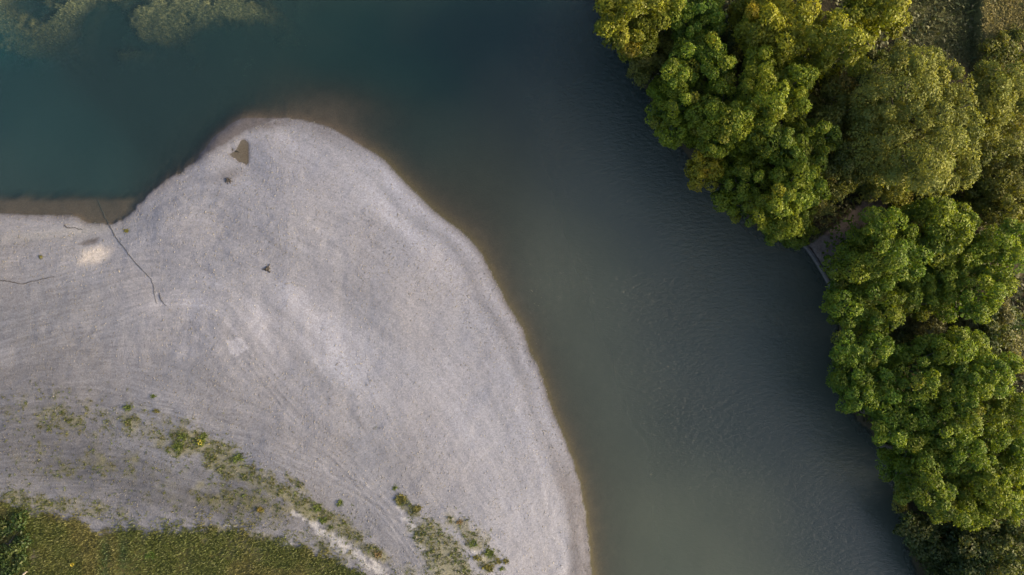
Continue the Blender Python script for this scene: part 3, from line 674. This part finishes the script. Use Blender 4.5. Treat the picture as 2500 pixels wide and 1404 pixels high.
G1 = 'trees along the river bank'
TREES = [
 ('yellow leafy tree leaning over the water at the top edge', 'C', 9.5, [(1530,22,58),(1500,72,38),(1558,78,44),(1476,68,20),(1600,12,42),(1545,-40,55),(1480,10,26)]),
 ('dull olive tree tucked below the yellow tree at the top edge', 'O', 6.0, [(1602,118,46),(1572,160,26),(1628,78,40),(1568,184,15),(1640,130,34)]),
 ('green bushy tree at the top edge, right of the leaning yellow tree', 'A', 8.5, [(1700,28,44),(1738,55,36),(1692,85,34),(1660,20,30),(1735,-10,40)]),
 ('broad bright yellow tree at the top edge above a dark gap', 'C', 11., [(1880,45,52),(1930,80,44),(1850,12,42),(1962,30,40),(1985,85,26),(2008,40,34),(1900,-30,50)]),
 ('bright yellow-green tree standing alone right of the dark gap', 'C', 11., [(2065,72,46),(2100,100,42),(2042,122,38),(2085,38,34),(2115,140,24)]),
 ('yellow tree at the top edge beside the dark field', 'C', 9.0, [(2172,18,40),(2198,46,28),(2150,52,26),(2120,-10,34),(2190,-25,34)]),
 ('sunlit tree in the upper wood with a cluster of yellow domes nearest the olive tree', 'U', 10., [(1690,128,36),(1720,152,42),(1765,165,38),(1742,112,34),(1660,165,30)]),
 ('shaded green tree with its left side hanging over the river, below the olive tree', 'U', 7.5, [(1640,212,40),(1626,270,32),(1676,242,40),(1655,312,34),(1702,305,38)]),
 ('many-domed sunlit tree at the middle of the upper wood', 'U', 10.5, [(1772,225,40),(1740,275,40),(1802,282,42),(1762,335,36),(1832,322,38),(1842,255,34)]),
 ('tall many-domed tree just below the dark gap', 'U', 11., [(1870,190,42),(1922,160,46),(1962,192,38),(1900,232,42),(1950,245,38),(1868,140,30)]),
 ('sunlit tree of the upper wood, left of the silver-leaved tree', 'U', 10.5, [(1872,305,38),(1905,335,38),(1938,352,40),(1985,322,42),(2032,332,34),(1995,372,38)]),
 ('small round golden tree on the river edge', 'Y', 7.5, [(1725,407,36),(1746,388,24),(1708,430,22),(1738,430,22)]),
 ('green tree on the slope right of the small round golden tree', 'U', 8.2, [(1802,402,36),(1852,392,36),(1832,442,42),(1782,462,32),(1882,450,36)]),
 ('brightest yellow-green tree at the lower end of the upper wood', 'U', 10.5, [(1945,430,40),(1985,425,34),(1962,470,38),(1920,482,32),(2002,460,30)]),
 ('green tree over the river above the dirt landing', 'U', 8.2, [(1832,502,40),(1882,512,42),(1785,492,24),(1932,532,42),(1965,512,38)]),
 ('lowest tree of the upper wood, touching the dirt landing', 'U', 6.2, [(1918,566,32),(1950,574,28),(1976,548,26),(1938,596,14)]),
 ('dim olive tree beside the upper end of the dirt landing', 'O', 8.5, [(2066,405,32),(2046,448,32),(2084,432,26),(2010,500,26)]),
 ('sparse brownish olive tree left of the silver-leaved tree', 'O', 9.0, [(2052,215,38),(2084,262,36),(2026,250,34),(2064,312,36),(2040,290,30),(2078,360,32)]),
 ('huge round silver-leaved tree, the largest crown in view', 'S', 13., [(2240,180,70),(2300,150,42),(2340,192,46),(2190,232,56),(2262,272,76),(2342,282,56),(2172,322,46),(2232,352,62),(2312,352,66),(2150,385,34),(2378,252,30),(2222,132,38),(2385,310,28),(2290,415,44),(2225,415,40)]),
 ('olive-yellow tree against the lower right of the silver-leaved tree', 'S', 9.0, [(2352,405,46),(2382,360,32),(2325,435,32)]),
 ('pale silver tree at the lower left foot of the largest crown', 'S', 8.0, [(2180,440,40),(2150,418,24),(2222,462,30),(2132,372,26)]),
 ('grey-olive tree cut by the right edge, level with the silver-leaved tree', 'S', 8.0, [(2460,230,46),(2490,182,36),(2440,292,42),(2492,302,42),(2428,172,28),(2530,240,50)]),
 ('dim olive tree cut by the right edge, below the silver-leaved tree', 'O', 8.0, [(2470,380,42),(2450,432,38),(2492,452,38),(2420,372,26),(2535,420,45)]),
 ('deep green tree leaning over the stone edging', 'A', 8.0, [(2108,598,32),(2074,648,28),(2122,646,36),(2088,692,30)]),
 ('green tree below the upper end of the dirt landing', 'A', 9.5, [(2170,542,38),(2212,572,38),(2252,532,32),(2192,612,38),(2150,582,32)]),
 ('domed tree with a bright yellow right side under the dim olive edge tree', 'A', 10.5, [(2302,522,38),(2342,562,42),(2322,602,36),(2366,532,32),(2282,572,32)]),
 ('green domed tree at the heart of the middle wood', 'A', 9.5, [(2232,642,42),(2262,612,34),(2202,692,38),(2252,682,38),(2152,692,32)]),
 ('green tree right of the heart of the middle wood', 'A', 9.0, [(2332,642,38),(2372,622,34),(2302,690,34),(2412,602,32)]),
 ('yellow-green tree cut by the right edge in the middle wood', 'A', 9.5, [(2452,592,40),(2482,622,36),(2432,642,36),(2492,562,24),(2530,600,40)]),
 ('green tree bulging over the river just below the stone edging', 'A', 8.0, [(2082,742,42),(2132,722,38),(2060,722,30),(2122,772,38),(2072,782,28)]),
 ('green tree behind the bulging tree, left of the pale tufts', 'A', 9.0, [(2182,752,40),(2222,722,36),(2162,790,30),(2272,742,38),(2302,722,32)]),
 ('bright yellow-green tree above the pale tufted shrubs', 'A', 10., [(2392,692,42),(2422,722,40),(2362,722,34),(2452,682,32),(2342,752,30),(2402,762,30),(2472,692,24)]),
 ('green tree on the bank at the left end of the lower wood', 'A', 8.5, [(2082,852,34),(2122,872,36),(2092,922,40),(2152,852,36),(2182,862,34)]),
 ('green tree over the widest reflection on the river', 'A', 8.5, [(2112,972,42),(2152,932,38),(2082,962,30),(2162,982,34)]),
 ('green tree below the smallest pale tuft', 'A', 9.5, [(2252,892,42),(2292,862,38),(2212,912,34),(2272,932,38),(2242,962,34)]),
 ('green tree between two pale tufted shrubs', 'A', 9.0, [(2352,852,38),(2312,902,34),(2342,922,34),(2382,842,32)]),
 ('yellow-tipped tree below the pale shrub at the right edge', 'A', 10., [(2392,932,40),(2442,912,38),(2412,962,36),(2462,942,32),(2482,902,28)]),
 ('shaded green tree on the bank in the middle of the lower wood', 'A', 8.5, [(2172,1022,34),(2212,1032,40),(2252,1012,36),(2182,1062,32),(2232,1072,34)]),
 ('green domed tree in the middle of the lower wood', 'A', 9.5, [(2312,1012,38),(2352,992,38),(2382,1022,36),(2312,1062,36),(2362,1062,34)]),
 ('yellow-tipped tree at the right edge of the lower wood', 'A', 9.5, [(2442,1012,40),(2482,1042,36),(2432,1062,34),(2472,992,28),(2525,1020,42)]),
 ('green tree at the narrow end of the dark reflection', 'A', 8.0, [(2222,1122,38),(2262,1112,36),(2212,1162,32),(2292,1122,34)]),
 ('round-domed tree with two bright domes in the lower wood', 'A', 9.5, [(2382,1112,40),(2342,1132,34),(2422,1122,34),(2402,1152,30)]),
 ('wide green tree just above the dark willow scrub', 'A', 9.0, [(2272,1172,38),(2322,1172,38),(2242,1212,34),(2302,1222,40),(2352,1202,36),(2332,1262,32)]),
 ('yellow-green tree at the right edge above the dark willow scrub', 'A', 9.5, [(2442,1192,40),(2482,1162,34),(2422,1242,36),(2472,1232,38),(2492,1262,26),(2530,1200,40)]),
 ('small yellow-green tree bordering the dark willow scrub', 'A', 8.5, [(2372,1252,34),(2402,1272,30)]),
 ('dark feathery willow hanging over the water at the lower right', 'E', 5.0, [(2252,1312,32),(2292,1342,38),(2232,1282,22),(2282,1302,32)]),
 ('dark willow at the bottom edge, middle of the scrub', 'E', 6.0, [(2362,1322,40),(2332,1372,40),(2402,1352,38),(2372,1402,32),(2340,1445,44),(2375,1495,48)]),  # last two lobes added out of view to shade the lower water
 ('dark willow in the bottom right corner', 'E', 6.5, [(2452,1322,40),(2482,1362,38),(2442,1392,34),(2502,1312,28),(2510,1420,40),(2450,1462,48),(2500,1505,52),(2420,1535,48)]),  # lowest lobes are unseen extra foliage, shading the water below
 ('dim olive tree at the right edge between the silver-leaved tree and the middle wood', 'O', 7.0, [(2440,492,38),(2482,520,40),(2408,462,28),(2535,490,40)]),
 ('dark low tree in the gap below the silver-leaved tree', 'E', 4.5, [(2292,476,36),(2250,494,28),(2340,480,30)]),
 ('dark low tree hidden between the sparse olive tree and the silver-leaved tree', 'E', 7.0, [(2112,290,32),(2130,235,26),(2120,190,24),(2150,130,26)]),
 ('dark green tree behind the pale tufts at the right edge', 'E', 6.0, [(2440,820,32),(2412,868,28),(2498,790,34),(2430,790,26)]),
 ('dark low tree in the gap among the pale tufts', 'E', 4.0, [(2250,818,26),(2335,832,28),(2200,832,24)]),
 ('dark low tree under the dark gap at the top', 'E', 4.5, [(1795,60,36),(1790,110,34),(2000,140,36),(2040,170,26),(1830,120,28)]),
 ('dim green tree at the right edge beside the lower wood', 'A', 8.0, [(2500,1110,34),(2535,1130,40),(2490,1085,24)]),
]
for lab, kd, z0, lb in TREES: tree(lab, kd, z0, lb, group=G1)
G2 = 'pale tufted shrubs between the trees'
for lab, z0, lb in [
 ('smallest pale tufted shrub among the trees', 4.5, [(2215,808,28)]), ('second pale tufted shrub from the left, round and loose', 5.0, [(2290,802,36)]),
 ('biggest pale tufted shrub, below the bright yellow-green tree', 5.6, [(2385,787,40),(2370,805,24)]), ('dim tufted shrub high above the right edge shrub', 5.0, [(2442,765,32)]),
 ('pale tufted shrub cut by the right edge', 6.0, [(2480,850,44),(2500,880,34)])]:
    tree(lab, 'P', z0, lb, name='shrub', cat='shrub', group=G2)
tree('yellowish shrub at the top right corner by the dry field', 'O', 3.5, [(2452,112,34),(2482,82,28),(2492,132,28)], name='shrub', cat='shrub')
tree('grey-green bush at the water line beside the willow scrub', 'S', 2.0, [(2205,1215,17),(2212,1240,12)], name='shrub', cat='shrub')
tree('dark green bush at the left edge of the meadow', 'E', 2.2, [(12,1290,34),(34,1330,26),(8,1368,30),(-30,1320,40),(34,1266,18),(48,1296,14),(38,1366,20),(18,1400,28)], name='shrub', cat='shrub')

# ------------------------------------------------------------------ weed tufts that stand out one by one
def tuft(label, px, py, rp, col, seed, flower=None):
    r = np.random.default_rng(seed); x, y = P2W(px, py, .6); z = float(hz(x, y)); R = rp/PX
    n = int(60+220*R); m_ = 5+int(8*R); a = r.uniform(0, 6.28, m_); rr = R*np.sqrt(r.random(m_))*.8; ii = r.integers(0, m_, n)
    bx = (rr*np.cos(a))[ii]+r.normal(0, .06+.1*R, n); by = (rr*np.sin(a))[ii]*.8+r.normal(0, .05+.08*R, n)
    col = np.array(col)*r.uniform(.6, 1.45, (n, 1))
    V, F, Cc = blades(bx, by, hz(x+bx, y+by)-z-.01, (.08+R*.35)*(.5+.7*r.random(n)), np.full(n, .02+.015*R), col, 1.25, seed)
    o = add('weed_tuft', mesh_np('weed_tuft', V, F, {'base': Cc}), M_GRASS, label=label, cat='plant', group='weed tufts on the gravel bar', loc=(float(x), float(y), z))
    if flower:
        m = int(50*R+14); rr = R*.6*np.sqrt(r.random(m)); a = r.uniform(0, 6.28, m)
        P = np.stack([rr*np.cos(a), rr*np.sin(a), hz(x+rr*np.cos(a), y+rr*np.sin(a))-z+R*.35+.1*r.random(m)], 1)
        V, F, Cc = leaves(P, np.tile((0, 0, 1.), (m, 1)), np.full(m, .05), np.tile(flower, (m, 1))*r.uniform(.7, 1.2, (m, 1)), seed, 1.0)
        add('blossom', mesh_np('blossom', V, F, {'base': Cc}), M_GRASS, o)
GN = (.075, .105, .016); OL = (.11, .105, .022); BR = (.12, .085, .035)
for i, (lab, px, py, rp, c, fl) in enumerate([
 ('yellow flowering tuft on the upper weed strip', 496, 1076, 13, GN, (.30, .27, .04)),
 ('dense green tuft left of the yellow flowers', 451, 1062, 12, GN, None),
 ('dark green tuft at the tip beside the yellow flowers', 502, 1062, 10, GN, None),
 ('round green tuft below the first weed strip tuft', 439, 1086, 13, GN, None),
 ('green tuft at the lower right end of the upper weed strip', 588, 1118, 14, GN, None),
 ('lone tuft at the left start of the tyre tracks', 317, 995, 9, GN, None),
 ('small tuft right of the lone tuft at the tyre tracks', 389, 1002, 6, OL, None),
 ('tiny green tuft on the tyre tracks', 381, 966, 5, GN, None),
 ('orange-green lone tuft in the bare gravel above the meadow', 641, 1238, 11, OL, (.18, .13, .03)),
 ('green spiky tuft right of the middle of the bar bottom', 834, 1226, 9, GN, None),
 ('small dark tuft at the very top of the lower weed island', 966, 1189, 6, GN, None),
 ('large oval tuft at the head of the lower weed island', 982, 1217, 15, OL, None),
 ('tuft on the right shoulder of the lower weed island', 1018, 1238, 11, OL, None),
 ('green tuft where the pale streak begins', 778, 1237, 12, GN, None),
 ('bright green tuft in the middle of the pale streak', 792, 1266, 11, GN, None),
 ('rust-tipped tuft lower down the pale streak', 926, 1350, 10, BR, None),
 ('uppermost tuft of the outer row right of the weed island', 1122, 1271, 7, BR, None),
 ('pair-like green tuft in the outer row right of the weed island', 1158, 1324, 11, GN, None),
 ('tall green tuft of the outer row beside the pale gravel', 1195, 1349, 12, GN, None),
 ('round olive tuft left of the tall outer tuft', 1166, 1359, 10, OL, None),
 ('left one of two olive tufts near the bottom edge', 1217, 1368, 8, OL, None),
 ('right one of two olive tufts near the bottom edge', 1233, 1370, 8, OL, None),
 ('lowest small dark tuft outside the weed island', 1226, 1388, 7, GN, None),
 ('wide olive tuft at the bottom edge of the weed island', 1190, 1385, 14, OL, None),
 ('yellow-green tuft in the meadow beside the left edge bush', 44, 1268, 10, (.16, .17, .02), None),
 ('bright green patch plant in the meadow', 377, 1350, 14, (.07, .13, .015), None),
 ('small yellow flowering plant in the meadow', 188, 1371, 7, (.12, .13, .02), (.45, .36, .04)),
 ('tiny weed near the left cable line on the upper gravel', 96, 628, 5, OL, None),
 ('small weed beside the cable at the bay', 302, 563, 5, OL, None)]):
    tuft(lab, px, py, rp, c, 900+i, fl)

# ------------------------------------------------------------------ cable, driftwood, edging
def strand(name, pts, rad, mat, label, cat, seed, sink=.3, jit=1.2, seg=6):
    r = np.random.default_rng(seed); q = catmull(pts, 6); q = q+r.normal(0, jit, q.shape)*.5
    x, y = P2W(q[:, 0], q[:, 1], 0.4); z = hz(x, y)+rad*(1-sink)
    t = np.linspace(0, 1, len(q)); rr = rad*(.75+.4*r.random(len(q)))*np.clip(1.3-.8*t, .35, 1)
    c = np.array((x[0], y[0], z[0])); V, F = tube(np.stack([x, y, z], 1)-c, rr, seg)
    return add(name, mesh_np(name, V, F, smooth_sh=True), mat, label=label, cat=cat, loc=tuple(c))
strand('cable', [(228,486),(240,512),(252,535),(262,550),(272,566),(286,588),(300,602),(315,622),(330,640),(345,655),(360,670),(372,683),(379,700),(380,712),(383,728),(388,742)], .03, M_CABLE,
       'long thin dark cable from the shallow bay up across the gravel', 'cable', 71, .6)
strand('branch', [(394,716),(396,728),(402,738),(411,747)], .03, M_WOODDARK, 'short thin dark twig by the dry end of the cable', 'branch', 72)
strand('branch', [(0,686),(20,686),(40,690),(56,693),(80,688),(110,681),(136,674)], .03, M_WOODDARK, 'thin dark branch lying on the gravel at the left edge', 'branch', 73)
strand('branch', [(152,549),(163,556),(175,555),(186,558),(198,560)], .035, M_WOODDARK, 'short dark branch on the gravel just below the bay', 'branch', 74)
strand('branch', [(66,1404),(70,1396),(76,1390),(81,1387)], .10, M_WOODPALE, 'bleached curved branch in the grass at the lower left', 'branch', 75, .1)
def debris(label, px, py, seed, n, spread):
    r = np.random.default_rng(seed); x, y = P2W(px, py, .6); z = float(hz(x, y)); VV, FF = [], []; nv = 0
    for i in range(n):
        a = r.uniform(0, 3.14); L = r.uniform(.12, .4); c = r.normal(0, spread, 2); d = np.array((math.cos(a), math.sin(a)))*L
        h_ = r.uniform(.02, .12)
        V, F = tube([(c[0]-d[0], c[1]-d[1], h_*.4), (c[0], c[1], h_), (c[0]+d[0], c[1]+d[1], h_*.6)], [.03, .05, .02], 5)
        VV.append(V); FF.append(F+nv); nv += len(V)
    add('driftwood', mesh_np('driftwood', np.vstack(VV), np.vstack(FF), smooth_sh=True), M_WOODDARK, label=label, cat='driftwood', loc=(float(x), float(y), z))
debris('dark little heap of driftwood in the middle of the gravel bar', 655, 656, 81, 9, .12)
debris('reddish dark driftwood scrap on the damp gravel below the puddle', 553, 438, 82, 7, .14)
# stone edging along the landing
E = catmull([(1962,594),(1975,607),(1988,625),(2002,647),(2014,668),(2026,690),(2036,712)], 1)
ex, ey = P2W(E[:, 0], E[:, 1], .5); root = add('stone_edging', None, label='pale stone edging between the dirt landing and the river', cat='edging', loc=(float(ex[0]), float(ey[0]), .3))
for i in range(len(E)-1):
    a = np.array((ex[i]-ex[0], ey[i]-ey[0])); b2 = np.array((ex[i+1]-ex[0], ey[i+1]-ey[0])); d = b2-a; L = np.linalg.norm(d); d /= L; nrm = np.array((-d[1], d[0]))
    g = .015; wd_ = .11; z0, z1 = -.55, .17+.015*(i % 2)
    cs_ = [a+d*g-nrm*wd_, b2-d*g-nrm*wd_, b2-d*g+nrm*wd_, a+d*g+nrm*wd_]
    ins = [a+d*(g+.02)-nrm*(wd_-.02), b2-d*(g+.02)-nrm*(wd_-.02), b2-d*(g+.02)+nrm*(wd_-.02), a+d*(g+.02)+nrm*(wd_-.02)]
    V = [(*c_, z0) for c_ in cs_]+[(*c_, z1-.02) for c_ in cs_]+[(*c_, z1) for c_ in ins]
    F = [(3,2,1,0),(8,9,10,11)]+[(k, (k+1) % 4, 4+(k+1) % 4, 4+k) for k in range(4)]+[(4+k, 4+(k+1) % 4, 8+(k+1) % 4, 8+k) for k in range(4)]
    me = bpy.data.meshes.new('block'); me.from_pydata(V, [], F); me.update(); add('block', me, M_STONE, root)
print('TRIS', sum(sum(len(p.vertices)-2 for p in m.polygons) if len(m.polygons) < 5000 else len(m.polygons)*(2 if len(m.polygons[0].vertices) == 4 else 1) for m in bpy.data.meshes))
